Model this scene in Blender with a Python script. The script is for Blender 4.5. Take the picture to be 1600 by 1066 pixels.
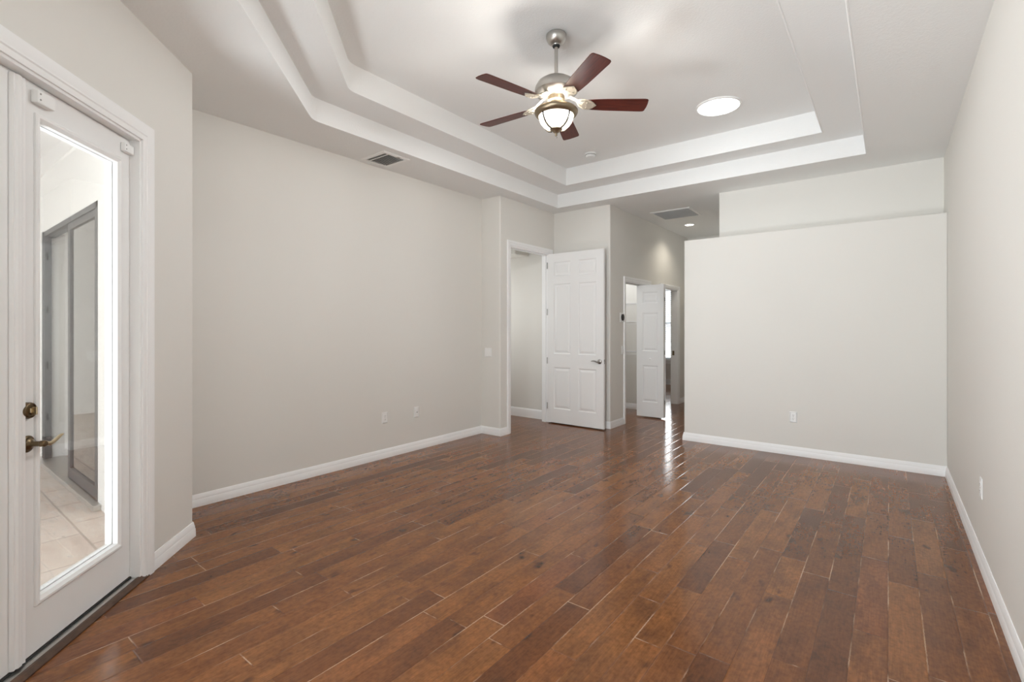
import bpy, bmesh, math, random
from mathutils import Vector, Matrix

for _o in list(bpy.data.objects):
    bpy.data.objects.remove(_o)
SC = bpy.context.scene
COL = SC.collection
PI = math.pi

# ------------------------------------------------------------------ camera
cam_d = bpy.data.cameras.new('camera')
cam = bpy.data.objects.new('camera', cam_d); COL.objects.link(cam)
cam_d.sensor_width = 36.0; cam_d.sensor_fit = 'HORIZONTAL'
cam_d.lens = 761.03 / 1600 * 36.0
cam_d.shift_y = -(533.0 - 511.45) / 1600.0
cam_d.clip_start = 0.02
YAW = 0.659
cam.location = (0, 0, 1.3808)
cam.rotation_euler = (PI / 2, 0, YAW)
SC.camera = cam

# ------------------------------------------------------------------ view, world, daylight
SC.view_settings.view_transform = 'Standard'
SC.view_settings.look = 'None'
SC.view_settings.exposure = 0.13
SC.view_settings.gamma = 1.0
SC.view_settings.use_curve_mapping = False
SC.cycles.use_denoising = True
SC.cycles.denoising_prefilter = 'ACCURATE'
SC.cycles.use_guiding = True
SC.cycles.max_bounces = 10
SC.cycles.diffuse_bounces = 6
SC.cycles.sample_clamp_indirect = 6.0
SC.cycles.sample_clamp_direct = 8.0
SC.cycles.caustics_reflective = False
SC.cycles.caustics_refractive = False

world = bpy.data.worlds.new('overcast_sky'); SC.world = world
world.use_nodes = True
_bg = world.node_tree.nodes['Background']
_bg.inputs[0].default_value = (0.93, 0.97, 1.0, 1)
_bg.inputs[1].default_value = 4.0


def area_light(name, loc, direction, sx, sy, power, color):
    d = bpy.data.lights.new(name, 'AREA'); d.shape = 'RECTANGLE'
    d.size = sx; d.size_y = sy; d.energy = power; d.color = color
    o = bpy.data.objects.new(name, d); COL.objects.link(o)
    o.location = loc
    o.rotation_euler = Vector(direction).to_track_quat('-Z', 'Y').to_euler()
    return o


def point_light(name, loc, power, color, radius=0.05):
    d = bpy.data.lights.new(name, 'POINT'); d.energy = power; d.color = color; d.shadow_soft_size = radius
    o = bpy.data.objects.new(name, d); COL.objects.link(o); o.location = loc
    return o


NNX, NNY = 0.6947, 0.7193   # inward direction of the diagonal wall
# daylight entering by the big rear window of the room
area_light('rear_window_daylight', (-0.75, -3.95, 1.5), (0, 1, 0.0), 2.1, 2.3, 60, (0.80, 0.92, 1.0))
# lamp added in the rear window, tilted up to brighten the ceiling
area_light('rear_ceiling_fill', (-0.75, -3.95, 1.0), (-.15, 1, 1.15), 2.1, 1.4, 110, (0.84, 0.935, 1.0))
# light thrown up from the sunlit paving just outside the glazed doors
area_light('far_window_daylight', (-4.42, 12.1, 1.5), (0.02, -1, 0.0), 1.3, 1.75, 45, (0.93, 0.97, 1.0))
area_light('terrace_ground_bounce', (-2.8, -0.95, 0.05), (NNX, NNY, 1.0), 1.5, 1.1, 250, (0.90, 0.955, 1.0)).data.spread = math.radians(140)


# ------------------------------------------------------------------ materials
def mat(name, color, rough=0.5, metal=0.0, spec=0.5, emit=None, estr=0.0):
    m = bpy.data.materials.new(name); m.use_nodes = True
    b = m.node_tree.nodes['Principled BSDF']
    b.inputs['Base Color'].default_value = (*color, 1)
    b.inputs['Roughness'].default_value = rough
    b.inputs['Metallic'].default_value = metal
    b.inputs['Specular IOR Level'].default_value = spec
    if emit:
        b.inputs['Emission Color'].default_value = (*emit, 1)
        b.inputs['Emission Strength'].default_value = estr
    return m


class NT:
    def __init__(s, m):
        s.t = m.node_tree; s.n = s.t.nodes; s.l = s.t.links
        s.b = s.n['Principled BSDF']

    def add(s, kind, **kw):
        nd = s.n.new(kind)
        for k, v in kw.items():
            setattr(nd, k, v)
        return nd

    def put(s, sock, v):
        if hasattr(v, 'links') or isinstance(v, bpy.types.NodeSocket):
            s.l.new(v, sock)
        else:
            sock.default_value = v

    def math(s, op, a, b=None, c=None, clamp=False):
        nd = s.add('ShaderNodeMath', operation=op, use_clamp=clamp)
        s.put(nd.inputs[0], a)
        if b is not None: s.put(nd.inputs[1], b)
        if c is not None: s.put(nd.inputs[2], c)
        return nd.outputs[0]

    def noise(s, vec, scale, detail=3.0, rough=0.5):
        nd = s.add('ShaderNodeTexNoise')
        s.l.new(vec, nd.inputs['Vector'])
        nd.inputs['Scale'].default_value = scale
        nd.inputs['Detail'].default_value = detail
        nd.inputs['Roughness'].default_value = rough
        return nd.outputs['Fac']

    def mapping(s, vec, scale):
        nd = s.add('ShaderNodeMapping'); s.l.new(vec, nd.inputs[0])
        nd.inputs['Scale'].default_value = scale
        return nd.outputs[0]

    def ramp(s, fac, stops):
        nd = s.add('ShaderNodeValToRGB'); s.l.new(fac, nd.inputs[0])
        cr = nd.color_ramp
        while len(cr.elements) < len(stops): cr.elements.new(0.5)
        for e, (p, c) in zip(cr.elements, stops):
            e.position = p; e.color = (*c, 1) if len(c) == 3 else c
        return nd.outputs[0]

    def mix(s, fac, a, b, blend='MIX'):
        nd = s.add('ShaderNodeMix', data_type='RGBA', blend_type=blend)
        s.put(nd.inputs[0], fac)
        for sock, v in ((nd.inputs[6], a), (nd.inputs[7], b)):
            if isinstance(v, tuple): sock.default_value = (*v, 1)
            else: s.l.new(v, sock)
        return nd.outputs[2]

    def bump(s, h, dist, strength=1.0, normal=None):
        nd = s.add('ShaderNodeBump'); s.l.new(h, nd.inputs['Height'])
        nd.inputs['Distance'].default_value = dist
        nd.inputs['Strength'].default_value = strength
        if normal is not None: s.l.new(normal, nd.inputs['Normal'])
        return nd.outputs[0]

    def pos(s):
        return s.add('ShaderNodeNewGeometry').outputs['Position']


def painted(name, color, rough, scale, dist, strength=0.5):
    m = mat(name, color, rough, spec=0.3)
    t = NT(m); p = t.pos()
    h = t.noise(p, scale, 2.0, 0.6)
    t.l.new(t.bump(h, dist, strength), t.b.inputs['Normal'])
    return m


def bowl_mat():
    m = bpy.data.materials.new('lit_alabaster_glass'); m.use_nodes = True
    t = m.node_tree; t.nodes.clear()
    out = t.nodes.new('ShaderNodeOutputMaterial'); mx = t.nodes.new('ShaderNodeMixShader')
    tr = t.nodes.new('ShaderNodeBsdfTransparent'); em = t.nodes.new('ShaderNodeEmission')
    em.inputs[0].default_value = (1.0, 0.95, 0.86, 1); em.inputs[1].default_value = 3.0
    mx.inputs[0].default_value = 0.4
    t.links.new(tr.outputs[0], mx.inputs[1]); t.links.new(em.outputs[0], mx.inputs[2]); t.links.new(mx.outputs[0], out.inputs[0])
    return m


M_WALL = painted('beige_wall_paint', (0.78, 0.762, 0.722), 0.65, 160, 0.0006)
M_CEIL = painted('white_ceiling_texture', (0.90, 0.905, 0.90), 0.8, 70, 0.003, 0.6)
M_TRIM = painted('white_gloss_trim', (0.93, 0.93, 0.93), 0.35, 40, 0.0002, 0.3)
M_DOOR = painted('white_door_paint', (0.89, 0.89, 0.885), 0.4, 30, 0.0003, 0.3)
M_EXTC = painted('white_terrace_ceiling', (0.93, 0.935, 0.94), 0.8, 60, 0.001, 0.3)
M_EXT = painted('white_stucco', (0.83, 0.82, 0.79), 0.8, 60, 0.002, 0.4)
M_PLATE = mat('white_plastic', (0.92, 0.92, 0.91), 0.35)
M_DARKSLOT = mat('dark_slot', (0.03, 0.03, 0.03), 0.6)
M_GREYDUCT = mat('grey_duct_shadow', (0.16, 0.155, 0.15), 0.7)
M_IRON = mat('satin_nickel_iron', (0.62, 0.57, 0.48), 0.5, 0.7)
M_STRAP = mat('dull_bronze_strap', (0.030, 0.024, 0.017), 0.9, spec=0.0)
M_FILTER = mat('grey_brown_filter', (0.20, 0.18, 0.165), 0.8)
M_NICKEL = mat('brushed_nickel', (0.50, 0.48, 0.45), 0.32, 1.0)
M_BRONZE = mat('antique_bronze', (0.17, 0.125, 0.075), 0.36, 1.0)
M_BRASS = mat('antique_brass_rim', (0.30, 0.24, 0.165), 0.38, 1.0)
M_BRASS_TIP = mat('worn_brass', (0.55, 0.45, 0.30), 0.3, 1.0)
M_SILVER = mat('satin_silver', (0.42, 0.40, 0.38), 0.3, 1.0)
M_ALU = mat('mill_aluminium', (0.62, 0.61, 0.59), 0.4, 1.0)
M_GREYFRAME = mat('bronze_grey_aluminium', (0.105, 0.103, 0.108), 0.45, 0.4)
M_BLACK = mat('black_glass', (0.012, 0.012, 0.014), 0.12)
M_RUBBER = mat('black_rubber', (0.02, 0.02, 0.02), 0.7)
M_MAT = mat('brown_door_mat', (0.16, 0.11, 0.085), 0.95)
M_BLIND = mat('white_blind_slat', (0.80, 0.81, 0.83), 0.5)
M_WIRE = mat('white_coated_wire', (0.85, 0.85, 0.85), 0.4)
M_BOWL = bowl_mat()
M_SKYL = mat('lit_prismatic_lens', (0.95, 0.95, 0.95), 0.4, emit=(0.97, 0.99, 1.0), estr=7.0)
M_DOWN = mat('lit_downlight_lens', (0.95, 0.95, 0.95), 0.4, emit=(1.0, 0.97, 0.90), estr=5.0)


def glass_mat(name, tint, refl):
    m = bpy.data.materials.new(name); m.use_nodes = True
    t = m.node_tree; t.nodes.clear()
    out = t.nodes.new('ShaderNodeOutputMaterial')
    mx = t.nodes.new('ShaderNodeMixShader'); tr = t.nodes.new('ShaderNodeBsdfTransparent')
    gl = t.nodes.new('ShaderNodeBsdfGlossy'); fr = t.nodes.new('ShaderNodeFresnel')
    ma = t.nodes.new('ShaderNodeMath'); ma.operation = 'MULTIPLY'
    ma.inputs[1].default_value = refl
    fr.inputs[0].default_value = 1.5
    tr.inputs[0].default_value = (*tint, 1)
    gl.inputs['Roughness'].default_value = 0.02
    t.links.new(fr.outputs[0], ma.inputs[0]); t.links.new(ma.outputs[0], mx.inputs[0])
    t.links.new(tr.outputs[0], mx.inputs[1]); t.links.new(gl.outputs[0], mx.inputs[2])
    t.links.new(mx.outputs[0], out.inputs[0])
    return m


M_GLASS = glass_mat('clear_door_glass', (0.98, 0.985, 0.98), 0.6)
M_TINT = glass_mat('grey_tinted_glass', (0.74, 0.72, 0.69), 2.0)


def wood_blade():
    m = mat('red_mahogany_blade', (0.11, 0.022, 0.014), 0.42, spec=0.35)
    t = NT(m)
    tc = t.add('ShaderNodeTexCoord').outputs['Object']
    g = t.noise(t.mapping(tc, (6, 90, 40)), 1.0, 4, 0.6)
    c = t.ramp(g, [(0.3, (0.046, 0.0085, 0.0055)), (0.55, (0.085, 0.0150, 0.009)), (0.75, (0.125, 0.026, 0.015))])
    t.l.new(c, t.b.inputs['Base Color'])
    return m


M_BLADE = wood_blade()


def floor_mat():
    m = mat('hand_scraped_maple_planks', (0.2, 0.09, 0.04), 0.22)
    t = NT(m)
    p = t.pos()
    sep = t.add('ShaderNodeSeparateXYZ'); t.l.new(p, sep.inputs[0])
    x, y = sep.outputs[0], sep.outputs[1]
    xr = t.math('DIVIDE', t.math('ADD', x, 10.0765), 0.1275)
    row = t.math('FLOOR', xr)
    fx = t.math('FRACT', xr)
    wn = t.add('ShaderNodeTexWhiteNoise', noise_dimensions='1D'); t.l.new(row, wn.inputs['W'])
    w = t.math('ADD', t.math('DIVIDE', y, 0.92), t.math('MULTIPLY', wn.outputs['Value'], 700.0))
    vor = t.add('ShaderNodeTexVoronoi', voronoi_dimensions='1D', feature='F1')
    t.l.new(w, vor.inputs['W']); vor.inputs['Scale'].default_value = 1.0
    vde = t.add('ShaderNodeTexVoronoi', voronoi_dimensions='1D', feature='DISTANCE_TO_EDGE')
    t.l.new(w, vde.inputs['W']); vde.inputs['Scale'].default_value = 1.0
    sc = t.add('ShaderNodeSeparateColor'); t.l.new(vor.outputs['Color'], sc.inputs[0])
    r1, r2, r3 = sc.outputs
    # per-plank offset coordinates for grain
    cmb = t.add('ShaderNodeCombineXYZ')
    t.put(cmb.inputs[0], t.math('ADD', x, t.math('MULTIPLY', r1, 31.0)))
    t.put(cmb.inputs[1], t.math('ADD', y, t.math('MULTIPLY', r2, 57.0)))
    t.put(cmb.inputs[2], t.math('MULTIPLY', r3, 11.0))
    gv = cmb.outputs[0]
    base = t.ramp(r1, [(0.0, (0.138, 0.049, 0.0170)), (0.2, (0.178, 0.064, 0.0205)), (0.5, (0.225, 0.084, 0.0260)),
                       (0.8, (0.258, 0.102, 0.031)), (1.0, (0.216, 0.075, 0.0270))])
    fine = t.noise(t.mapping(gv, (150, 8, 1)), 1.0, 2, 0.5)
    fig = t.noise(t.mapping(gv, (55, 38, 1)), 1.0, 3, 0.6)
    blot = t.noise(t.mapping(gv, (9, 3.4, 1)), 1.0, 2, 0.5)
    knot = t.noise(t.mapping(gv, (11, 6, 1)), 1.0, 2, 0.45)
    c = t.mix(t.math('MULTIPLY', t.ramp(blot, [(0.42, (0, 0, 0)), (0.82, (1, 1, 1))]), 0.70), base, (0.070, 0.027, 0.013))
    c = t.mix(t.math('MULTIPLY', t.ramp(knot, [(0.66, (0, 0, 0)), (0.76, (1, 1, 1))]), 0.75), c, (0.040, 0.017, 0.010))
    c = t.mix(0.75, c, t.ramp(fig, [(0.30, (0.34, 0.32, 0.30)), (0.50, (0.5, 0.5, 0.5)), (0.72, (0.64, 0.63, 0.60))]), 'OVERLAY')
    c = t.mix(0.5, c, t.ramp(fine, [(0.3, (0.36, 0.35, 0.34)), (0.7, (0.62, 0.62, 0.62))]), 'OVERLAY')
    # seams
    de = t.math('MULTIPLY', t.math('SUBTRACT', 0.5, t.math('ABSOLUTE', t.math('SUBTRACT', fx, 0.5))), 0.1275)
    dj = t.math('MULTIPLY', vde.outputs['Distance'], 0.92)
    d = t.math('MINIMUM', de, dj)
    dark = t.math('SUBTRACT', 1.0, t.math('DIVIDE', d, 0.0013), clamp=True)
    c = t.mix(t.math('MULTIPLY', dark, 0.75), c, (0.030, 0.013, 0.008))
    wear = t.noise(t.mapping(p, (7, 2.0, 1)), 1.0, 3, 0.6)
    wearm = t.ramp(wear, [(0.49, (0, 0, 0)), (0.60, (1, 1, 1))])
    jag = t.noise(t.mapping(p, (200, 60, 1)), 1.0, 2, 0.6)
    wd = t.math('MULTIPLY', jag, 0.0048)
    lite = t.math('MULTIPLY', t.math('LESS_THAN', d, wd), wearm)
    c = t.mix(t.math('MULTIPLY', lite, 0.7), c, (0.56, 0.36, 0.22))
    t.l.new(c, t.b.inputs['Base Color'])
    rgh = t.math('ADD', 0.145, t.math('MULTIPLY', blot, 0.04))
    t.l.new(rgh, t.b.inputs['Roughness'])
    # relief: eased plank edges, scraped undulation, grain
    edge = t.math('MULTIPLY', t.math('MINIMUM', t.math('DIVIDE', d, 0.006), 1.0), 0.55)
    und = t.noise(t.mapping(gv, (15, 4.5, 1)), 1.0, 1, 0.5)
    h = t.math('ADD', edge, t.math('ADD', t.math('MULTIPLY', und, 0.28), t.math('MULTIPLY', fine, 0.008)))
    t.l.new(t.bump(h, 0.0016, 0.9), t.b.inputs['Normal'])
    t.b.inputs['Specular IOR Level'].default_value = 0.40
    return m


M_FLOOR = floor_mat()


def paver_mat():
    m = mat('blush_travertine_pavers', (0.6, 0.52, 0.46), 0.75)
    t = NT(m); p = t.pos()
    mp = t.add('ShaderNodeMapping'); t.l.new(p, mp.inputs[0])
    mp.inputs['Location'].default_value = (0.13, -0.03, 0.0)
    br = t.add('ShaderNodeTexBrick'); t.l.new(mp.outputs[0], br.inputs['Vector'])
    br.offset = 0.5
    br.inputs['Color1'].default_value = (0.60, 0.54, 0.50, 1)
    br.inputs['Color2'].default_value = (0.54, 0.47, 0.42, 1)
    br.inputs['Mortar'].default_value = (0.40, 0.35, 0.32, 1)
    br.inputs['Scale'].default_value = 1.0
    br.inputs['Mortar Size'].default_value = 0.007
    br.inputs['Brick Width'].default_value = 0.53
    br.inputs['Row Height'].default_value = 0.40
    n = t.noise(t.mapping(p, (3, 12, 1)), 1.0, 4, 0.6)
    c = t.mix(0.6, br.outputs['Color'], t.ramp(n, [(0.3, (0.40, 0.38, 0.36)), (0.7, (0.62, 0.6, 0.58))]), 'OVERLAY')
    t.l.new(c, t.b.inputs['Base Color'])
    return m


M_PAVER = paver_mat()


def threshold_mat():
    m = mat('dark_stained_threshold_wood', (0.07, 0.035, 0.02), 0.4)
    t = NT(m); p = t.pos()
    n = t.noise(t.mapping(p, (14, 14, 14)), 1.0, 4, 0.6)
    t.l.new(t.ramp(n, [(0.3, (0.05, 0.024, 0.014)), (0.7, (0.12, 0.062, 0.036))]), t.b.inputs['Base Color'])
    return m


M_THRESH = threshold_mat()


# ------------------------------------------------------------------ mesh helpers
class MB:
    def __init__(s): s.bm = bmesh.new()

    def box(s, x0, x1, y0, y1, z0, z1, mtx=None):
        v = [s.bm.verts.new((x, y, z)) for z in (z0, z1) for y in (y0, y1) for x in (x0, x1)]
        for q in ((0, 2, 3, 1), (4, 5, 7, 6), (0, 1, 5, 4), (2, 6, 7, 3), (0, 4, 6, 2), (1, 3, 7, 5)):
            s.bm.faces.new([v[i] for i in q])
        if mtx is not None:
            for a in v: a.co = mtx @ a.co
        return s

    def prism(s, pts, z0, z1):
        lo = [s.bm.verts.new((p[0], p[1], z0)) for p in pts]
        hi = [s.bm.verts.new((p[0], p[1], z1)) for p in pts]
        n = len(pts)
        s.bm.faces.new(lo[::-1]); s.bm.faces.new(hi)
        for i in range(n):
            s.bm.faces.new((lo[i], lo[(i + 1) % n], hi[(i + 1) % n], hi[i]))
        return s

    def lathe(s, prof, seg=40, mtx=None, cap=True):
        rings = []
        for r, z in prof:
            if r < 1e-5:
                rings.append([s.bm.verts.new((0, 0, z))])
            else:
                rings.append([s.bm.verts.new((r * math.cos(2 * PI * i / seg), r * math.sin(2 * PI * i / seg), z)) for i in range(seg)])
        for a, b in zip(rings, rings[1:]):
            for i in range(seg):
                j = (i + 1) % seg
                if len(a) == 1 and len(b) == 1: continue
                if len(a) == 1: s.bm.faces.new((a[0], b[i], b[j]))
                elif len(b) == 1: s.bm.faces.new((a[i], a[j], b[0]))
                else: s.bm.faces.new((a[i], a[j], b[j], b[i]))
        if cap:
            for r in (rings[0], rings[-1]):
                if len(r) > 2: s.bm.faces.new(r)
        if mtx is not None:
            for r in rings:
                for v in r: v.co = mtx @ v.co
        return s

    def tube(s, path, rad, seg=10, flat=(1, 1)):
        """sweep an ellipse along a path; rad is one number or one per point"""
        path = [Vector(p) for p in path]
        rads = rad if isinstance(rad, (list, tuple)) else [rad] * len(path)
        up = Vector((0, 0, 1)); rings = []
        for i, p in enumerate(path):
            a = path[max(i - 1, 0)]; b = path[min(i + 1, len(path) - 1)]
            d = (b - a).normalized()
            ref = up if abs(d.dot(up)) < 0.95 else Vector((0, 1, 0))
            u = d.cross(ref).normalized(); w = u.cross(d).normalized()
            rings.append([s.bm.verts.new(p + u * (rads[i] * flat[0] * math.cos(2 * PI * k / seg)) + w * (rads[i] * flat[1] * math.sin(2 * PI * k / seg))) for k in range(seg)])
        for a, b in zip(rings, rings[1:]):
            for k in range(seg):
                j = (k + 1) % seg
                s.bm.faces.new((a[k], a[j], b[j], b[k]))
        s.bm.faces.new(rings[0]); s.bm.faces.new(rings[-1])
        return s

    def sweep(s, path, prof, closed=False):
        """path: plan polyline (x,y); prof: list of (offset to the left of travel, z); mitred"""
        n = len(path); rows = []
        P = [Vector((p[0], p[1])) for p in path]
        for i in range(n):
            if closed:
                d0 = (P[i] - P[i - 1]).normalized(); d1 = (P[(i + 1) % n] - P[i]).normalized()
            else:
                d0 = (P[i] - P[i - 1]).normalized() if i > 0 else (P[1] - P[0]).normalized()
                d1 = (P[i + 1] - P[i]).normalized() if i < n - 1 else d0
            n0 = Vector((-d0.y, d0.x)); n1 = Vector((-d1.y, d1.x))
            m = (n0 + n1); m = m / max(m.dot(n0), 0.2)
            rows.append([s.bm.verts.new((P[i].x + m.x * o, P[i].y + m.y * o, z)) for o, z in prof])
        k = len(prof)
        rng = range(n) if closed else range(n - 1)
        for i in rng:
            a, b = rows[i], rows[(i + 1) % n]
            for j in range(k):
                s.bm.faces.new((a[j], b[j], b[(j + 1) % k], a[(j + 1) % k]))
        if not closed:
            s.bm.faces.new(rows[0]); s.bm.faces.new(rows[-1][::-1])
        return s

    def casing(s, s0, s1, h, prof, z0=0.0):
        """door casing in the local plane x (along), z (up), y out; prof: (u away from the opening, v out of the wall)"""
        rows = []
        for ax, az, du, dz in ((s0, z0, -1, 0), (s0, h, -1, 1), (s1, h, 1, 1), (s1, z0, 1, 0)):
            rows.append([s.bm.verts.new((ax + du * u, v, az + dz * u)) for u, v in prof])
        k = len(prof)
        for a, b in zip(rows, rows[1:]):
            for j in range(k):
                s.bm.faces.new((a[j], b[j], b[(j + 1) % k], a[(j + 1) % k]))
        s.bm.faces.new(rows[0]); s.bm.faces.new(rows[-1])
        return s

    def rectframe(s, x0, x1, z0, z1, prof):
        """closed rectangular moulding in local x,z; prof: (u inward, y)"""
        rows = []
        for ax, az, du, dz in ((x0, z0, 1, 1), (x1, z0, -1, 1), (x1, z1, -1, -1), (x0, z1, 1, -1)):
            rows.append([s.bm.verts.new((ax + du * u, v, az + dz * u)) for u, v in prof])
        k = len(prof)
        for i in range(4):
            a, b = rows[i], rows[(i + 1) % 4]
            for j in range(k):
                s.bm.faces.new((a[j], b[j], b[(j + 1) % k], a[(j + 1) % k]))
        return s

    def build(s, name, material, parent=None, bevel=0.0, seg=2, smooth=False, angle=35):
        bmesh.ops.recalc_face_normals(s.bm, faces=s.bm.faces)
        me = bpy.data.meshes.new(name); s.bm.to_mesh(me); s.bm.free()
        o = bpy.data.objects.new(name, me); COL.objects.link(o)
        if isinstance(material, (list, tuple)):
            for x in material: me.materials.append(x)
        else:
            me.materials.append(material)
        if parent is not None: o.parent = parent
        if bevel:
            b = o.modifiers.new('bevel', 'BEVEL'); b.width = bevel; b.segments = seg
            b.limit_method = 'ANGLE'; b.angle_limit = math.radians(40)
        if smooth:
            for f in me.polygons: f.use_smooth = True
            me.set_sharp_from_angle(angle=math.radians(angle))
        return o


def tag(o, label, cat, group=None, kind=None):
    o['label'] = label; o['category'] = cat
    if group: o['group'] = group
    if kind: o['kind'] = kind
    return o


def struct(o, label, cat):
    return tag(o, label, cat, kind='structure')


def empty(name, loc, rz=0.0):
    o = bpy.data.objects.new(name, None); COL.objects.link(o)
    o.location = loc; o.rotation_euler = (0, 0, rz); o.empty_display_size = 0.1
    return o


def dup(root):
    r = root.copy(); COL.objects.link(r)
    for ch in list(root.children):
        c = ch.copy(); COL.objects.link(c); c.parent = r
        for g in list(ch.children):
            d = g.copy(); COL.objects.link(d); d.parent = c
    return r


def bull(c, a, b, r=0.02, n=5):
    """points rounding corner c between neighbours a and b"""
    c, a, b = Vector(c), Vector(a), Vector(b)
    da = (a - c).normalized(); db = (b - c).normalized()
    p0 = c + da * r; p1 = c + db * r
    out = []
    for i in range(n + 1):
        t = i / n
        q = p0 * (1 - t) ** 2 + c * 2 * t * (1 - t) + p1 * t * t
        out.append((q.x, q.y))
    return out


# ------------------------------------------------------------------ dimensions
H = 3.05
XL, XR = -4.2126, 0.424          # left and right walls
YF = 6.011                       # low far wall
YU = 6.374                       # upper far wall above the ledge
YB = 6.05                        # wall behind the open door
XC = -3.9                        # wall with the open door
XH = -3.0                        # hall wall
P0 = Vector((-3.632, 1.25)); DD = Vector((0.7193, -0.6947)); NN = Vector((0.6947, 0.7193))
ANG = math.atan2(DD.y, DD.x)
WT = 0.15                        # thickness of the exterior wall


def pd(s, off=0.0):
    q = P0 + DD * s + NN * off
    return (q.x, q.y)


S_END = 2.55
REAR = -3.9
# ------------------------------------------------------------------ floor and ceiling
floor_poly = [(0.55, REAR - .1), (0.55, 11.75), (-6.6, 11.75), (-6.6, 7.8), (-5.4, 7.8), (-5.4, 4.85), (-4.27, 4.85), (-4.27, 1.2),
              (-3.68, 1.2), pd(0.02, -0.06), pd(S_END, -0.06), (pd(S_END, 0)[0] - .05, REAR - .1)]
mb = MB(); mb.prism(floor_poly, -0.06, 0.0)
struct(mb.build('floor', M_FLOOR), 'glossy brown hand-scraped maple plank floor', 'floor')

# tray ceiling: soffit with a two-step recess, cut at 45 degrees on the left
TL1, TR1, TF1 = -3.67, -0.171, 5.784
TL2, TR2, TF2 = -3.345, -0.50, 5.477
Z1, Z2 = 3.237, 3.4565
NEAR1, NEAR2 = 0.35, 0.66


def tray_loop(xl, xr, yf, ydiag, near):
    """xl,ydiag is the corner where the left edge turns to the diagonal"""
    run = ydiag - near
    return [(xl, ydiag), (xl, yf), (xr, yf), (xr, near), (xl + run * DD.x / -DD.y, near)]


L1 = tray_loop(TL1, TR1, TF1, 2.115, NEAR1)
L2 = tray_loop(TL2, TR2, TF2, 2.235, NEAR2)


def round_loop(loop, r0):
    out = []
    n = len(loop)
    for i, p in enumerate(loop):
        r = r0 if i in (0, 4) else 0.004
        out += bull(p, loop[i - 1], loop[(i + 1) % n], r, 5 if r > 0.01 else 1)
    return out


L1r, L2r = round_loop(L1, 0.06), round_loop(L2, 0.06)
bm = bmesh.new()


def ring(loop, z): return [bm.verts.new((p[0], p[1], z)) for p in loop]


def loop_edges(vs):
    es = []
    for i in range(len(vs)):
        e = bm.edges.get((vs[i], vs[(i + 1) % len(vs)])) or bm.edges.new((vs[i], vs[(i + 1) % len(vs)]))
        es.append(e)
    return es


def skirt(a, b):
    n = len(a)
    for i in range(n): bm.faces.new((a[i], a[(i + 1) % n], b[(i + 1) % n], b[i]))


OUT = [(-4.3, REAR - .05), (0.55, REAR - .05), (0.55, 9.3), (-3.1, 9.3), (-3.1, 6.1), (-4.3, 6.1)]
OUT = [(0.55, REAR - .05), (0.55, 9.35), (-3.06, 9.35), (-3.06, 6.12), (-4.27, 6.12), (-4.27, 1.18), (-3.7, 1.18), pd(0.03, -.05), pd(S_END, -.05), (pd(S_END)[0] - .05, REAR - .05)]
o_v = ring(OUT, H); a0 = ring(L1r, H); a1 = ring(L1r, Z1); b1 = ring(L2r, Z1); b2 = ring(L2r, Z2)
skirt(a0, a1); skirt(b1, b2)
bmesh.ops.triangle_fill(bm, use_beauty=True, use_dissolve=False, edges=loop_edges(o_v) + loop_edges(a0))
bmesh.ops.triangle_fill(bm, use_beauty=True, use_dissolve=False, edges=loop_edges(a1) + loop_edges(b1))
bm.faces.new(b2)
bmesh.ops.recalc_face_normals(bm, faces=bm.faces)
mb = MB(); mb.bm.free(); mb.bm = bm
ceil_o = struct(mb.build('ceiling', M_CEIL, bevel=0.026, seg=4, smooth=True, angle=30), 'white textured ceiling with a two-step tray recess', 'ceiling')

mb = MB()
for xr, yf, near, zz in ((TR1, TF1, NEAR1, H), (TR2, TF2, NEAR2, Z1)):
    mb.tube([(xr - .001, near, zz + .004), (xr - .001, yf, zz + .004)], .0075, 12)
mb.build('highlight_bead', M_CEIL, ceil_o, smooth=True, angle=60)  # bead added on the right tray edges to catch light as a bright line

# ------------------------------------------------------------------ walls
S_R, S_L, D_TOP = 0.553, 2.03, 2.41   # opening of the French doors along the diagonal wall
mb = MB(); mb.box(XL - .12, XL, 1.25, 4.80, 0, H)
struct(mb.build('wall_left', M_WALL), 'long beige left wall with two outlets', 'wall')

mb = MB()
mb.prism(bull(P0, (-3.75, 1.25), pd(.5), 0.012, 3) + [pd(S_R), pd(S_R, -WT), (-3.60, 1.03), (-3.76, 1.03), (-3.76, 1.25)], 0, H)
mb.prism([pd(S_L), pd(S_END), pd(S_END, -WT), pd(S_L, -WT)], 0, H)
mb.prism([pd(S_R), pd(S_L), pd(S_L, -WT), pd(S_R, -WT)], D_TOP, H)
struct(mb.build('wall_diagonal', M_WALL), 'beige diagonal wall around the glazed door', 'wall')

xw = pd(S_END)[0]
mb = MB(); mb.box(xw - .12, xw, REAR, pd(S_END)[1], 0, H)
struct(mb.build('wall_rear_left', M_WALL), 'beige wall behind the camera, left of the rear window', 'wall')
mb = MB()
for b in ((xw, -1.75, 0, H), (0.25, XR, 0, H), (-1.75, 0.25, 0, .35), (-1.75, 0.25, 2.65, H)):
    mb.box(b[0], b[1], REAR - .12, REAR, b[2], b[3])
struct(mb.build('wall_rear', M_WALL), 'beige rear wall with the large window', 'wall')
mb = MB(); mb.box(XR, XR + .12, REAR, 9.3, 0, H)
struct(mb.build('wall_right', M_WALL), 'plain beige wall along the right side', 'wall')

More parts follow.
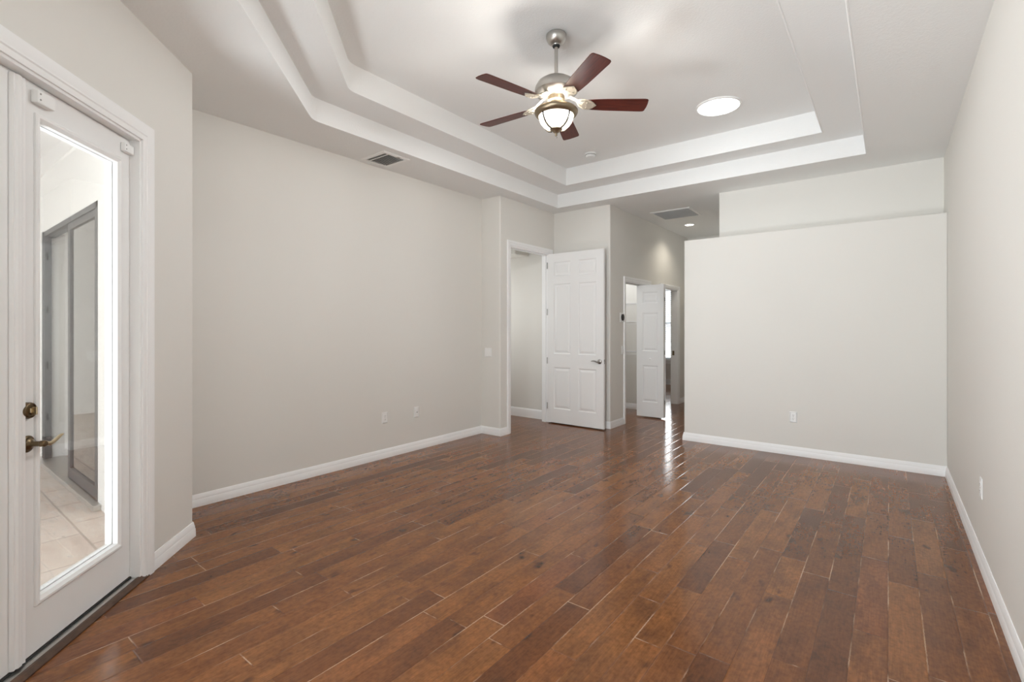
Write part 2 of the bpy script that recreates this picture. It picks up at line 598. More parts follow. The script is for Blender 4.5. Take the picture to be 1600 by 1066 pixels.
# stepped-out wall with the open six-panel door
mb = MB()
DY0, DY1, DH = 4.995, 5.925, 2.445
mb.prism([(XL - .12, 4.79)] + bull((XC, 4.79), (-4.1, 4.79), (XC, 4.9), 0.02) + [(XC, DY0), (XC - .12, DY0), (XC - .12, 4.91), (XL - .12, 4.91)], 0, H)
mb.box(XC - .12, XC, DY0, DY1, DH, H)
mb.box(XC - .12, XC, DY1, YB, 0, H)
struct(mb.build('wall_doorway', M_WALL), 'beige stepped-out wall holding the open six-panel door', 'wall')

CY0, CY1, CH = 6.535, 7.40, 2.045     # closet opening
BY0, BY1, BH = 7.93, 8.735, 2.045     # far room opening
YE = 9.26
mb = MB()
mb.prism([(-5.3, YB)] + bull((XH, YB), (-3.2, YB), (XH, 6.2), 0.02) + [(XH, CY0), (XH - .12, CY0), (XH - .12, YB + .12), (-5.3, YB + .12)], 0, H)
mb.box(XH - .12, XH, CY0, CY1, CH, H)
mb.box(XH - .12, XH, CY1, BY0, 0, H)
mb.box(XH - .12, XH, BY0, BY1, BH, H)
mb.box(XH - .12, XH, BY1, YE, 0, H)
struct(mb.build('wall_hall', M_WALL), 'beige hall wall with the closet and far doorway', 'wall')

PXL, UXL = -1.987, -1.676
mb = MB()
mb.prism([(XR, YF), (XR, YE), (PXL, YE)] + bull((PXL, YF), (PXL, 7), (-1, YF), 0.012, 3), 0, 2.4406)
struct(mb.build('wall_far', M_WALL, bevel=0.006), 'pale far wall stopping at ledge height', 'wall')
mb = MB()
mb.prism([(XR, YU), (XR, YE), (UXL, YE)] + bull((UXL, YU), (UXL, 7), (-1, YU), 0.012, 3), 2.4406, H)
struct(mb.build('wall_far_upper', M_WALL), 'set-back upper wall above the ledge', 'wall')
mb = MB(); mb.box(XH - .12, PXL + .1, YE, YE + .12, 0, H)
struct(mb.build('wall_hall_end', M_WALL), 'dim end wall of the hall', 'wall')

# space behind the six-panel door
mb = MB(); mb.box(-5.42, -5.3, 4.79, YB + .12, 0, H); mb.box(-5.3, XL - .12, 4.79, 4.91, 0, H)
struct(mb.build('wall_entry', M_WALL), 'grey-beige wall of the space behind the open door', 'wall')
mb = MB(); mb.box(-5.42, -4.27, 4.79, YB + .12, H, H + .06)
struct(mb.build('ceiling_entry', M_CEIL), 'ceiling of the space behind the open door', 'ceiling')
mb = MB(); mb.box(-5.3, -4.36, 5.72, YB, 2.46, H)
struct(mb.build('ceiling_soffit', M_WALL, bevel=0.02), 'dark dropped soffit seen at the top of the open doorway', 'soffit')

# closet and far room
YCB = 7.75
mb = MB(); mb.box(-6.6, XH - .12, YCB, YCB + .12, 0, H); mb.box(-4.72, -4.6, YB + .12, YCB, 0, H)
struct(mb.build('wall_closet', M_WALL), 'back and side wall of the closet', 'wall')
mb = MB(); mb.box(-4.72, -3.04, YB + .05, YCB + .05, 2.62, 2.68)
struct(mb.build('ceiling_closet', M_CEIL), 'closet ceiling', 'ceiling')
YW = 11.59
WX0, WX1, WZ0, WZ1 = -5.1, -3.75, 0.60, 2.36
mb = MB()
for b in ((-6.6, WX0, 0, 2.75), (WX1, -3.0, 0, 2.75), (WX0, WX1, 0, WZ0), (WX0, WX1, WZ1, 2.75)):
    mb.box(b[0], b[1], YW, YW + .15, b[2], b[3])
mb.box(-6.72, -6.6, YCB, YW + .15, 0, 2.75)
mb.box(XH - .12, XH, YE, YW + .15, 0, 2.75)
struct(mb.build('wall_far_room', M_WALL), 'shadowed window wall of the far room', 'wall')
mb = MB(); mb.box(-6.72, -3.1, YCB + .12, YW + .15, 2.75, 2.8)
struct(mb.build('ceiling_far_room', M_CEIL), 'ceiling of the far room', 'ceiling')

# terrace and living room outside the glazed door
SX0, SX1, STOP = -7.02, -4.90, 2.375   # sliding door opening
mb = MB()
mb.box(-10.5, SX0, 1.03, 1.25, -.03, H)
mb.box(SX1, -3.74, 1.03, 1.25, -.03, H)
mb.box(SX0, SX1, 1.03, 1.25, STOP, H)
struct(mb.build('wall_terrace', M_EXT), 'white stucco terrace wall around the sliding door', 'wall')
mb = MB(); mb.prism([(-10.5, 1.2), (-3.9, 1.2), pd(0.3, -.1), pd(S_END, -.1), (xw - .1, REAR - 3), (-10.5, REAR - 3)], -.08, -.03)
struct(mb.build('floor_terrace', M_PAVER), 'blush stone pavers of the terrace', 'floor')
mb = MB(); mb.prism([(-10.5, 1.06), (-3.72, 1.06), pd(0.2, -WT + .02), pd(S_END, -WT + .02), (xw - .12, -3.2), (-10.5, -3.2)], 2.975, 3.03)
struct(mb.build('ceiling_terrace', M_EXTC), 'white terrace ceiling', 'ceiling')
mb = MB(); mb.box(-10.5, -10.38, -3.2, 1.1, -.03, 3.0)
struct(mb.build('wall_terrace_end', M_EXT), 'white end wall of the terrace', 'wall')
mb = MB(); mb.box(-7.42, -7.3, 1.25, 5.0, 0, H); mb.box(-7.42, -5.42, 5.0, 5.12, 0, .3); mb.box(-7.42, -5.42, 5.0, 5.12, 2.6, H); mb.box(-7.42, -7.2, 5.0, 5.12, .3, 2.6); mb.box(-5.6, -5.42, 5.0, 5.12, .3, 2.6)
struct(mb.build('wall_living', M_EXT), 'white wall inside the living room behind the sliding door', 'wall')
mb = MB(); mb.box(-7.42, -4.3, 1.2, 5.12, -.06, -.005)
struct(mb.build('floor_living', M_PAVER), 'pale tile floor behind the sliding door', 'floor')
mb = MB(); mb.box(-7.42, -4.28, 1.25, 5.12, H, H + .06)
struct(mb.build('ceiling_living', M_CEIL), 'living room ceiling', 'ceiling')

# ------------------------------------------------------------------ baseboards
BB = [(0, 0), (0.0165, 0), (0.0165, 0.012), (0.0155, 0.050), (0.012, 0.058), (0.0125, 0.066), (0.009, 0.076), (0.0065, 0.090), (0.004, 0.095), (0, 0.095)]
BBT = [(0, 0), (0.016, 0), (0.016, 0.11), (0.012, 0.125), (0.006, 0.135), (0, 0.135)]


def baseboard(name, path, label, prof=BB, m=M_TRIM):
    mb = MB(); mb.sweep(path, prof)
    return struct(mb.build(name, m, smooth=True, angle=25), label, 'baseboard')


CW = 0.066
baseboard('baseboard_left', [(XC, DY0 - CW), (XC, 4.79), (XL, 4.79), (XL, 1.25), (-3.75, 1.25)], 'white baseboard along the left wall and its step')
baseboard('baseboard_diagonal', [(-3.75, 1.25), (P0.x, P0.y), pd(0.462)], 'short white baseboard beside the glazed door')
baseboard('baseboard_corner', [(XH, CY0 - 0.066), (XH, YB), (XC + .02, YB)], 'white baseboard round the hall corner behind the open door')
baseboard('baseboard_far', [(XR, -3.9), (XR, YF), (PXL, YF), (PXL, YE)], 'white baseboard along the far and right walls')
baseboard('baseboard_hall', [(XH, YE), (XH, BY1 + CW)], 'short white baseboard past the far doorway')
baseboard('baseboard_entry', [(XC - .12, YB), (-5.3, YB)], 'tall white baseboard seen through the open doorway', BBT)
baseboard('baseboard_closet', [(XH - .12, YCB), (-4.6, YCB)], 'white baseboard at the back of the closet')
baseboard('baseboard_far_room', [(-3.12, YW), (-6.6, YW)], 'white baseboard under the far window', BBT)
baseboard('baseboard_living', [(-7.3, 5.0), (-7.3, 1.25), (SX0, 1.25), (SX0, 1.095)], 'white baseboard inside the living room', BBT)

# ------------------------------------------------------------------ casings (local x along the wall, y out of it)
CAS = [(0.004, 0), (0.004, 0.010), (0.012, 0.013), (0.030, 0.014), (0.036, 0.018), (0.052, 0.020), (CW - .004, 0.019), (CW, 0.012), (CW, 0)]
CASW = [(-0.004, 0), (-0.004, 0.010), (0.008, 0.014), (0.020, 0.014), (0.026, 0.018), (0.034, 0.016), (0.050, 0.020), (0.075, 0.022), (0.085, 0.020), (0.0885, 0.012), (0.0885, 0)]


def frame_empty(name, origin, rz):
    return empty(name, origin, rz)


# casing of the French doors
tr1 = struct(frame_empty('trim_1', (P0.x, P0.y, 0), ANG), 'white moulded casing and jamb of the glazed door', 'door casing')
mb = MB(); mb.casing(S_R, S_L, D_TOP, CASW); mb.build('casing', M_TRIM, tr1, smooth=True, angle=25)
mb = MB()
mb.box(S_R - .004, S_R + .018, -WT, 0.002, 0, D_TOP); mb.box(S_L - .018, S_L + .004, -WT, 0.002, 0, D_TOP)
mb.box(S_R - .004, S_L + .004, -WT, 0.002, D_TOP - .018, D_TOP + .004)
mb.build('jamb', M_TRIM, tr1, bevel=0.002)
mb = MB()
mb.box(S_R + .018, S_R + .030, -WT, -.098, 0, D_TOP - .018); mb.box(S_R + .018, S_L - .018, -WT, -.098, D_TOP - .034, D_TOP - .018)
mb.build('stop', M_TRIM, tr1, bevel=0.002)

tr2 = struct(frame_empty('trim_2', (XC, 0, 0), -PI / 2), 'white casing of the open six-panel door', 'door casing')
mb = MB(); mb.casing(-DY1, -DY0, DH, CAS); mb.build('casing', M_TRIM, tr2, smooth=True, angle=25)
mb = MB()
mb.box(-DY1 - .004, -DY1 + .015, -.125, 0.002, 0, DH); mb.box(-DY0 - .015, -DY0 + .004, -.125, 0.002, 0, DH); mb.box(-DY1, -DY0, -.125, 0.002, DH - .015, DH + .004)
mb.build('jamb', M_TRIM, tr2, bevel=0.002)
mb = MB()
mb.box(-DY1 + .015, -DY1 + .026, -.085, -.05, 0, DH - .015); mb.box(-DY0 - .026, -DY0 - .015, -.085, -.05, 0, DH - .015); mb.box(-DY1 + .015, -DY0 - .015, -.085, -.05, DH - .026, DH - .015)
mb.build('stop', M_TRIM, tr2)
mb = MB(); mb.box(-DY0 - .0165, -DY0 - .0148, -.04, -.012, .90, .96); mb.build('strike_plate', M_SILVER, tr2)

tr3 = struct(frame_empty('trim_3', (XH, 0, 0), -PI / 2), 'white casing of the hall closet opening', 'door casing')
mb = MB(); mb.casing(-CY1, -CY0, CH, CAS); mb.build('casing', M_TRIM, tr3, smooth=True, angle=25)
mb = MB()
mb.box(-CY1 - .004, -CY1 + .015, -.125, 0.002, 0, CH); mb.box(-CY0 - .015, -CY0 + .004, -.125, 0.002, 0, CH); mb.box(-CY1, -CY0, -.125, 0.002, CH - .012, CH + .004)
mb.build('jamb', M_TRIM, tr3, bevel=0.002)
mb = MB(); mb.box(-CY1 + .015, -CY0 - .015, -.075, -.045, CH - .027, CH - .012); mb.build('track', M_ALU, tr3)

tr4 = struct(frame_empty('trim_4', (XH, 0, 0), -PI / 2), 'white casing of the far doorway', 'door casing')
mb = MB(); mb.casing(-BY1, -BY0, BH, CAS); mb.build('casing', M_TRIM, tr4, smooth=True, angle=25)
mb = MB()
mb.box(-BY1 - .004, -BY1 + .015, -.125, 0.002, 0, BH); mb.box(-BY0 - .015, -BY0 + .004, -.125, 0.002, 0, BH); mb.box(-BY1, -BY0, -.125, 0.002, BH - .015, BH + .004)
mb.build('jamb', M_TRIM, tr4, bevel=0.002)
mb = MB(); mb.box(-BY1 + .0145, -BY1 + .017, -.095, -.058, .875, .955); mb.build('strike_plate', M_BRONZE, tr4)

# threshold of the French doors: aluminium sill and a dark wood reducer
th = struct(frame_empty('trim_5', (P0.x, P0.y, 0), ANG), 'dark wood threshold strip with aluminium sill under the glazed door', 'threshold')
mb = MB(); mb.box(S_R, S_L, -WT - .05, -.008, 0.0, 0.022); mb.build('sill', M_ALU, th, bevel=0.003)
mb = MB(); mb.box(S_R + .02, S_L - .02, -.052, -.040, 0.020, 0.030); mb.build('weatherstrip', M_RUBBER, th)
mb = MB()
sw = [(0.018, 0.0), (0.018, 0.006), (0.010, 0.017), (0.0, 0.024), (-0.010, 0.024), (-0.010, 0.0)]
va = [mb.bm.verts.new((0.478, y, z)) for y, z in sw]; vb = [mb.bm.verts.new((S_L + .07, y, z)) for y, z in sw]
for i in range(len(sw)):
    j = (i + 1) % len(sw); mb.bm.faces.new((va[i], va[j], vb[j], vb[i]))
mb.bm.faces.new(va); mb.bm.faces.new(vb)
mb.build('wood_strip', M_THRESH, th)

# ------------------------------------------------------------------ French doors
OFF = -.048          # room-side face of the leaves
THK = .045


def french_leaf(name, s0, s1, label):
    root = struct(frame_empty(name, (P0.x, P0.y, 0), ANG), label, 'door')
    gx0, gx1, gz0, gz1 = s0 + .088, s1 - .088, .222, 2.272     # outer edge of the lite frame
    zt = D_TOP - .021
    mb = MB()
    i0, i1, k0, k1 = gx0 + .012, gx1 - .012, gz0 + .012, gz1 - .012
    for a in ((s0, i0, .032, zt), (i1, s1, .032, zt), (i0, i1, .032, k0), (i0, i1, k1, zt)):
        mb.box(a[0], a[1], OFF - THK, OFF, a[2], a[3])
    mb.build('slab', M_DOOR, root)
    mb = MB()
    pr = [(0, OFF - .001), (0.001, OFF + .008), (.006, OFF + .012), (.016, OFF + .012), (.024, OFF + .006), (.030, OFF + .002), (.032, OFF - .0213), (.012, OFF - .0213)]
    mb.rectframe(gx0, gx1, gz0, gz1, pr)
    pr = [(0, OFF - THK + .001), (0.001, OFF - THK - .010), (.006, OFF - THK - .014), (.027, OFF - THK - .014), (.033, OFF - THK - .008), (.034, OFF - .0227), (.012, OFF - .0227)]
    mb.rectframe(gx0, gx1, gz0, gz1, pr)
    mb.build('lite_frame', M_DOOR, root, smooth=True, angle=30)
    mb = MB(); mb.box(gx0 + .013, gx1 - .013, OFF - .0225, OFF - .0215, gz0 + .013, gz1 - .013); mb.build('glass_pane', M_GLASS, root)
    return root


leaf = french_leaf('door_1', S_R + .004 + .018 - .018, 1.288, 'white glazed door leaf with bronze lever and deadbolt')
# fittings of the active leaf
Rx = Matrix.Rotation(-PI / 2, 4, 'X')          # lathe axis z -> local y (out of the door)


def at(x, y, z): return Matrix.Translation((x, y, z)) @ Rx


lx, lz, bz = 1.236, .905, 1.042
mb = MB(); mb.lathe([(0, 0), (.034, 0), (.034, .006), (.029, .010), (.026, .010), (.024, .015), (.017, .018), (.013, .022), (.0, .022)], 40, at(lx, OFF, lz))
lv = mb.build('lever_rose', M_BRONZE, leaf, smooth=True)
mb = MB(); mb.lathe([(0, 0.018), (.0125, 0.018), (.0105, .028), (.0105, .050), (.013, .053), (.013, .068), (.010, .072), (0, .073)], 28, at(lx, OFF, lz))
mb.build('lever_neck', M_BRONZE, lv, smooth=True)
mb = MB()
pth = [(lx + .004, OFF + .060, lz), (lx - .012, OFF + .062, lz - .001), (lx - .030, OFF + .062, lz - .007), (lx - .050, OFF + .061, lz - .006), (lx - .072, OFF + .060, lz + .003), (lx - .094, OFF + .059, lz + .013), (lx - .112, OFF + .058, lz + .016)]
mb.tube(pth, [.009, .0095, .0085, .0085, .0085, .0075, .003], 12, flat=(.55, 1.0))
mb.build('lever', M_BRASS_TIP, lv, smooth=True, angle=60)
mb = MB(); mb.lathe([(0, 0), (.0335, 0), (.0335, .012), (.031, .020), (.027, .022), (.025, .018), (.020, .018), (.0, .018)], 40, at(lx + .004, OFF, bz))
db = mb.build('deadbolt', M_BRONZE, leaf, smooth=True)
mb = MB(); mb.box(lx - .008, lx + .010, OFF + .016, OFF + .024, bz - .010, bz + .010); mb.box(lx - .003, lx + .003, OFF + .02, OFF + .040, bz - .018, bz + .014)
mb.build('thumb_turn', M_BRASS_TIP, db, bevel=0.002)
mb = MB()
mb.box(1.272, 1.288, OFF - .044, OFF - .001, 0.033, 0.085)
mb.build('edge_sweep', M_PLATE, leaf)

leaf2 = french_leaf('door_2', 1.292, S_L - .022, 'white inactive glazed door leaf at the left edge')
mb = MB()
ast = [(1.258, OFF + .001), (1.258, OFF + .010), (1.264, OFF + .018), (1.274, OFF + .014), (1.284, OFF + .020), (1.300, OFF + .020), (1.306, OFF + .014), (1.316, OFF + .016), (1.320, OFF + .008), (1.320, OFF + .001)]
mb.prism(ast, 0.034, D_TOP - .03)
mb.build('astragal', M_DOOR, leaf2, smooth=True, angle=30)

# alarm contacts on the head of the glazed door
al = tag(empty('alarm_contact', (pd(1.172, OFF)[0], pd(1.172, OFF)[1], 2.334), ANG), 'white boxy alarm contact above the door lever side', 'alarm sensor', 'alarm contacts on the glazed door')
mb = MB(); mb.box(-.045, .045, 0, .030, -.027, .027); mb.build('body', M_PLATE, al, bevel=0.004)
mb = MB()
for z in (-.012, .012): mb.lathe([(0, 0), (.0035, 0), (.0035, .002), (0, .0025)], 12, at(.034, .030, z))
mb.build('screw', M_SILVER, al)
al2 = dup(al); al2.location = (pd(.612, OFF)[0], pd(.612, OFF)[1], 2.334); al2.scale = (.82, .8, .85)
al2['label'] = 'small white alarm contact in the hinge-side top corner of the glazed door'

# ------------------------------------------------------------------ panelled doors


def panel_slab(w, t, h, panels, z0=0.0):
    """slab x 0..w, y -t/2..t/2, z z0..z0+h with raised panels on both faces"""
    mb = MB(); bm = mb.bm
    xs = sorted({0.0, w} | {p[0] for p in panels} | {p[1] for p in panels})
    zs = sorted({z0, z0 + h} | {p[2] for p in panels} | {p[3] for p in panels})
    for sgn in (-1, 1):
        y = sgn * t / 2
        cache = {}

        def V(x, z, yy=None):
            key = (round(x, 5), round(z, 5), round(yy if yy is not None else y, 5))
            if key not in cache: cache[key] = bm.verts.new((x, yy if yy is not None else y, z))
            return cache[key]
        for i in range(len(xs) - 1):
            for j in range(len(zs) - 1):
                x0, x1, a, b = xs[i], xs[i + 1], zs[j], zs[j + 1]
                pn = next((p for p in panels if p[0] <= x0 + 1e-6 and p[1] >= x1 - 1e-6 and p[2] <= a + 1e-6 and p[3] >= b - 1e-6), None)
                if not pn:
                    bm.faces.new((V(x0, a), V(x1, a), V(x1, b), V(x0, b)))
        for (x0, x1, a, b) in panels:
            rings = []
            for ins, dep in ((0, 0), (.004, .0015), (.012, .009), (.022, .0095), (.046, .0025), (.050, .002)):
                yy = y - sgn * dep
                rings.append([V(x0 + ins, a + ins, yy), V(x1 - ins, a + ins, yy), V(x1 - ins, b - ins, yy), V(x0 + ins, b - ins, yy)])
            for r0, r1 in zip(rings, rings[1:]):
                for k in range(4):
                    bm.faces.new((r0[k], r0[(k + 1) % 4], r1[(k + 1) % 4], r1[k]))
            bm.faces.new(rings[-1])
    # edges
    for (x0, x1, a, b) in ((0, 0, z0, z0 + h), (w, w, z0, z0 + h)):
        q = [bm.verts.new((x0, -t / 2, a)), bm.verts.new((x0, t / 2, a)), bm.verts.new((x0, t / 2, b)), bm.verts.new((x0, -t / 2, b))]; bm.faces.new(q)
    for zz in (z0, z0 + h):
        q = [bm.verts.new((0, -t / 2, zz)), bm.verts.new((w, -t / 2, zz)), bm.verts.new((w, t / 2, zz)), bm.verts.new((0, t / 2, zz))]; bm.faces.new(q)
    bmesh.ops.remove_doubles(bm, verts=bm.verts, dist=1e-5)
    return mb


DW = .898
d3 = struct(empty('door_3', (XC - .008, DY1 - .020, 0), 0.0), 'tall white six-panel door standing open against the beige wall', 'door')
cols = ((.105, .385), (.508, .788)); rows_ = ((.215, .81), (1.00, 2.0), (2.11, 2.315))
mb = panel_slab(DW, .040, 2.417, [(c[0], c[1], r[0], r[1]) for c in cols for r in rows_], .016)
mb.build('slab', M_DOOR, d3)
for z in (.25, .90, 1.60, 2.27):
    mb = MB(); mb.lathe([(0, -.045), (.007, -.045), (.007, .045), (0, .045)], 14, Matrix.Translation((-.002, -.024, z)))
    mb.box(-.004, .004, -.020, .0, z - .045, z + .045)
    mb.build('hinge', M_SILVER, d3)
Rf = Matrix.Rotation(PI / 2, 4, 'X')
hx, hz = DW - .062, .918
mb = MB(); mb.lathe([(0, 0.02), (.032, .02), (.031, .027), (.024, .033), (.012, .037), (.0115, .062), (0, .064)], 32, Matrix.Translation((hx, 0, hz)) @ Rf)
ro = mb.build('lever_rose', M_SILVER, d3, smooth=True)
mb = MB(); mb.tube([(hx + .004, -.058, hz), (hx - .020, -.060, hz - .004), (hx - .050, -.059, hz + .006), (hx - .080, -.058, hz + .010), (hx - .108, -.058, hz + .004)], [.010, .010, .008, .0075, .005], 12, flat=(.8, 1.0))
mb.build('lever', M_SILVER, ro, smooth=True, angle=60)
mb = MB(); mb.box(DW - .0005, DW + .0015, -.013, .013, hz - .03, hz + .03); mb.box(DW, DW + .010, -.007, .007, hz - .010, hz + .010); mb.build('latch', M_SILVER, d3, bevel=.001)

# bifold closet door, two hinged panels half folded
d4 = struct(empty('door_4', (XH, 0, 0), 0.0), 'white bifold closet door standing half folded in the hall', 'door')
BW = .415
bp = [(.085, BW - .085, .24, .80), (.085, BW - .085, 1.015, 1.60), (.085, BW - .085, 1.745, 1.92)]
lead_a = math.radians(3.0)
g0 = Vector((-.080, 7.135)); g1 = g0 + Vector((math.cos(lead_a), math.sin(lead_a))) * BW
mb = panel_slab(BW, .032, 2.005, bp, .020); ld = mb.build('leading_panel', M_DOOR, d4)
ld.location = (g0.x, g0.y, 0); ld.rotation_euler = (0, 0, lead_a)
mb = MB(); mb.lathe([(0, .016), (.008, .016), (.007, .026), (.014, .034), (.014, .040), (.008, .046), (0, .047)], 20, Matrix.Translation((BW / 2 + .01, 0, .90)) @ Rf)
mb.build('knob', M_PLATE, ld, smooth=True)
h0 = g1 + Vector((.0, .036)); piv = Vector((-.06, CY1 - .035)); ang2 = math.atan2(h0.y - piv.y, h0.x - piv.x)
mb = panel_slab(BW, .032, 2.005, bp, .020); tp = mb.build('trailing_panel', M_DOOR, d4)
hh = h0 - Vector((math.cos(ang2), math.sin(ang2))) * BW
tp.location = (hh.x, hh.y, 0); tp.rotation_euler = (0, 0, ang2)
for z in (.25, 1.0, 1.8):
    mb = MB(); mb.lathe([(0, -.03), (.005, -.03), (.005, .03), (0, .03)], 10, Matrix.Translation((g1.x + .004, g1.y + .018, z))); mb.build('hinge', M_SILVER, d4)

# ------------------------------------------------------------------ sliding door on the terrace
d5 = struct(empty('door_5', (0, 1.03, 0), 0.0), 'dark grey framed sliding glass door in the white terrace wall', 'sliding door')
mb = MB()
mb.box(SX0, SX0 + .06, -.004, .055, 0, STOP); mb.box(SX0, SX0 + .035, -.012, .02, 0, STOP); mb.box(SX1 - .05, SX1, -.004, .09, 0, STOP); mb.box(SX0, SX1, -.004, .09, STOP - .05, STOP)
mb.build('frame', M_GREYFRAME, d5, bevel=.003)
mb = MB(); mb.box(SX0 - .1, SX1 + .1, -.05, .0, -.03, .012); mb.box(SX0, SX1, 0, .16, -.03, .006)
mb.build('track', M_ALU, d5, bevel=.002)


def slide_panel(name, x0, x1, y, glassmat):
    mb = MB(); rw = .075
    for b in ((x0, x0 + rw, .012, STOP - .05), (x1 - rw, x1, .012, STOP - .05), (x0 + rw, x1 - rw, .012, .11), (x0 + rw, x1 - rw, STOP - .11, STOP - .05)):
        mb.box(b[0], b[1], y, y + .035, b[2], b[3])
    r = mb.build(name, M_GREYFRAME, d5, bevel=.003)
    mb = MB(); mb.box(x0 + rw - .005, x1 - rw + .005, y + .014, y + .020, .105, STOP - .105); mb.build('glass_pane', glassmat, r)
    return r


slide_panel('sliding_panel', -5.94, SX1 - .045, .005, M_TINT)
slide_panel('parked_panel', -5.90, SX1 - .05, .055, M_TINT)

rug = tag(empty('door_mat', (-6.35, 1.62, -.005)), 'brown door mat on the tile just inside the sliding door', 'mat')
mb = MB(); mb.box(-.45, .45, -.3, .3, 0, .012); mb.build('pile', M_MAT, rug, bevel=.004)
mb = MB(); mb.rectframe(-.46, .46, -.31, .31, [(0, 0), (0, .010), (.03, .014), (.03, 0)])
for v in mb.bm.verts: v.co = Vector((v.co.x, v.co.z, v.co.y))
mb.build('border', M_RUBBER, rug)

# ------------------------------------------------------------------ windows
w2 = struct(empty('window_2', (0, YW, 0)), 'bright far window behind white blinds', 'window')
mb = MB(); mb.rectframe(WX0, WX1, WZ0, WZ1, [(0, .05), (0, .11), (.05, .11), (.05, .05)])
mb.box(WX0, WX1, .055, .10, (WZ0 + WZ1) / 2 - .02, (WZ0 + WZ1) / 2 + .02)
mb.build('sash', M_TRIM, w2)
mb = MB(); mb.box(WX0 + .04, WX1 - .04, .075, .081, WZ0 + .04, WZ1 - .04); mb.build('pane', M_GLASS, w2)
mb = MB(); mb.box(WX0 - .05, WX1 + .05, -.04, .14, WZ0 - .03, WZ0); mb.build('sill', M_TRIM, w2, bevel=.004)
mb = MB(); mb.box(WX0 - .04, WX1 + .04, -.016, 0, WZ0 - .10, WZ0 - .03); mb.build('apron', M_TRIM, w2)

bl = tag(empty('window_blind', (0, YW + .03, 0)), 'white horizontal slat blind in the far window', 'blind')
mb = MB(); mb.box(WX0 + .01, WX1 - .01, -.025, .03, WZ1 - .06, WZ1 - .002); mb.build('headrail', M_BLIND, bl)
random.seed(4)
slat_me = None
z = WZ1 - .10
while z > WZ0 + .04:
    if slat_me is None:
        mb = MB(); mb.box(WX0 + .012, WX1 - .012, -.025, .025, -.0014, .0014); so = mb.build('slat', M_BLIND, bl); slat_me = so
    else:
        so = slat_me.copy(); COL.objects.link(so); so.parent = bl
    so.location = (0, 0, z); so.rotation_euler = (math.radians(36 if z > WZ0 + .42 else 8), 0, 0)
    z -= .047
mb = MB(); mb.box(WX0 + .012, WX1 - .012, -.025, .025, WZ0 + .005, WZ0 + .022); mb.build('bottom_rail', M_BLIND, bl)

w1 = struct(empty('window_1', (0, REAR, 0)), 'large rear window behind the camera', 'window')
mb = MB(); mb.rectframe(-1.75, .25, .35, 2.65, [(0, -.10), (0, -.03), (.06, -.03), (.06, -.10)]); mb.box(-.78, -.72, -.09, -.04, .4, 2.6)
mb.build('sash', M_TRIM, w1)

# ------------------------------------------------------------------ closet wire shelves
protos = None
for k, (zz, lab) in enumerate(((1.77, 'topmost white wire shelf in the hall closet'), (1.47, 'middle white wire shelf in the hall closet'), (.98, 'lowest white wire shelf in the hall closet'))):
    if protos is None:
        sh = empty('wire_shelf', (-3.86, YCB, zz))
        mb = MB()
        n = 56
        for i in range(n + 1):
            xx = -.72 + 1.44 * i / n
            mb.tube([(xx, -.005, 0), (xx, -.33, 0), (xx, -.335, -.035)], .0016, 5)
        mb.build('wires', M_WIRE, sh)
        mb = MB()
        for yy, z2 in ((-.01, 0), (-.17, -.003), (-.33, 0), (-.335, -.035)):
            mb.tube([(-.73, yy, z2), (.73, yy, z2)], .0032, 8)
        mb.build('rails', M_WIRE, sh)
        protos = sh
    else:
        sh = dup(protos); sh.location = (-3.86, YCB, zz)
    tag(sh, lab, 'shelf', 'wire shelves in the closet')

# ------------------------------------------------------------------ ceiling fan
FX, FY = -1.867, 2.922
fan = tag(empty('ceiling_fan', (FX, FY, Z2)), 'nickel ceiling fan with five reddish wood blades and a lit bowl lamp', 'ceiling fan')


def fz(z): return z - Z2


mb = MB(); mb.lathe([(0, 0), (.066, 0), (.071, -.006), (.071, -.020), (.068, -.036), (.058, -.056), (.042, -.070), (.030, -.076), (.028, -.080), (.0, -.080)], 48)
mb.build('canopy', M_NICKEL, fan, smooth=True)
mb = MB(); mb.lathe([(0, -.078), (.028, -.078), (.024, -.090), (.014, -.092), (0, -.092)], 32); mb.build('canopy_collar', M_RUBBER, fan, smooth=True)
mb = MB(); mb.lathe([(0, -.08), (.0125, -.08), (.0125, fz(3.13)), (0, fz(3.13))], 24); mb.build('downrod', M_NICKEL, fan, smooth=True)
mb = MB(); mb.lathe([(0, fz(3.165)), (.020, fz(3.165)), (.022, fz(3.150)), (.050, fz(3.146)), (.095, fz(3.135)), (.130, fz(3.112)), (.148, fz(3.082)), (.151, fz(3.062)), (.151, fz(3.045)), (.145, fz(3.038)), (.110, fz(3.020)), (.080, fz(3.012)), (0, fz(3.010))], 64)
mb.build('motor_housing', M_NICKEL, fan, smooth=True)
mb = MB(); mb.lathe([(0, fz(3.012)), (.062, fz(3.012)), (.060, fz(2.985)), (.048, fz(2.975)), (.046, fz(2.945)), (.0, fz(2.945))], 40)
mb.build('switch_housing', M_BRASS, fan, smooth=True)
mb = MB()
mb.lathe([(.112, fz(2.926)), (.130, fz(2.924)), (.148, fz(2.918)), (.1535, fz(2.910)), (.1535, fz(2.900)), (.148, fz(2.889)), (.138, fz(2.880)), (.126, fz(2.874)), (.122, fz(2.878)), (.126, fz(2.892)), (.120, fz(2.914)), (.112, fz(2.926))], 56, cap=False)
for k in range(3):
    a = k * 2 * PI / 3 + .4
    mb.tube([(.04 * math.cos(a), .04 * math.sin(a), fz(2.952)), (.122 * math.cos(a), .122 * math.sin(a), fz(2.918))], .005, 8)
rim = mb.build('bowl_rim', M_BRASS, fan, smooth=True)
mb = MB(); mb.lathe([(0, fz(2.906)), (.118, fz(2.906)), (.1235, fz(2.897)), (.1235, fz(2.893)), (0, fz(2.893))], 48); mb.build('light_baffle', M_PLATE, fan, smooth=True)  # disc added to close the bowl and keep its light off the ceiling
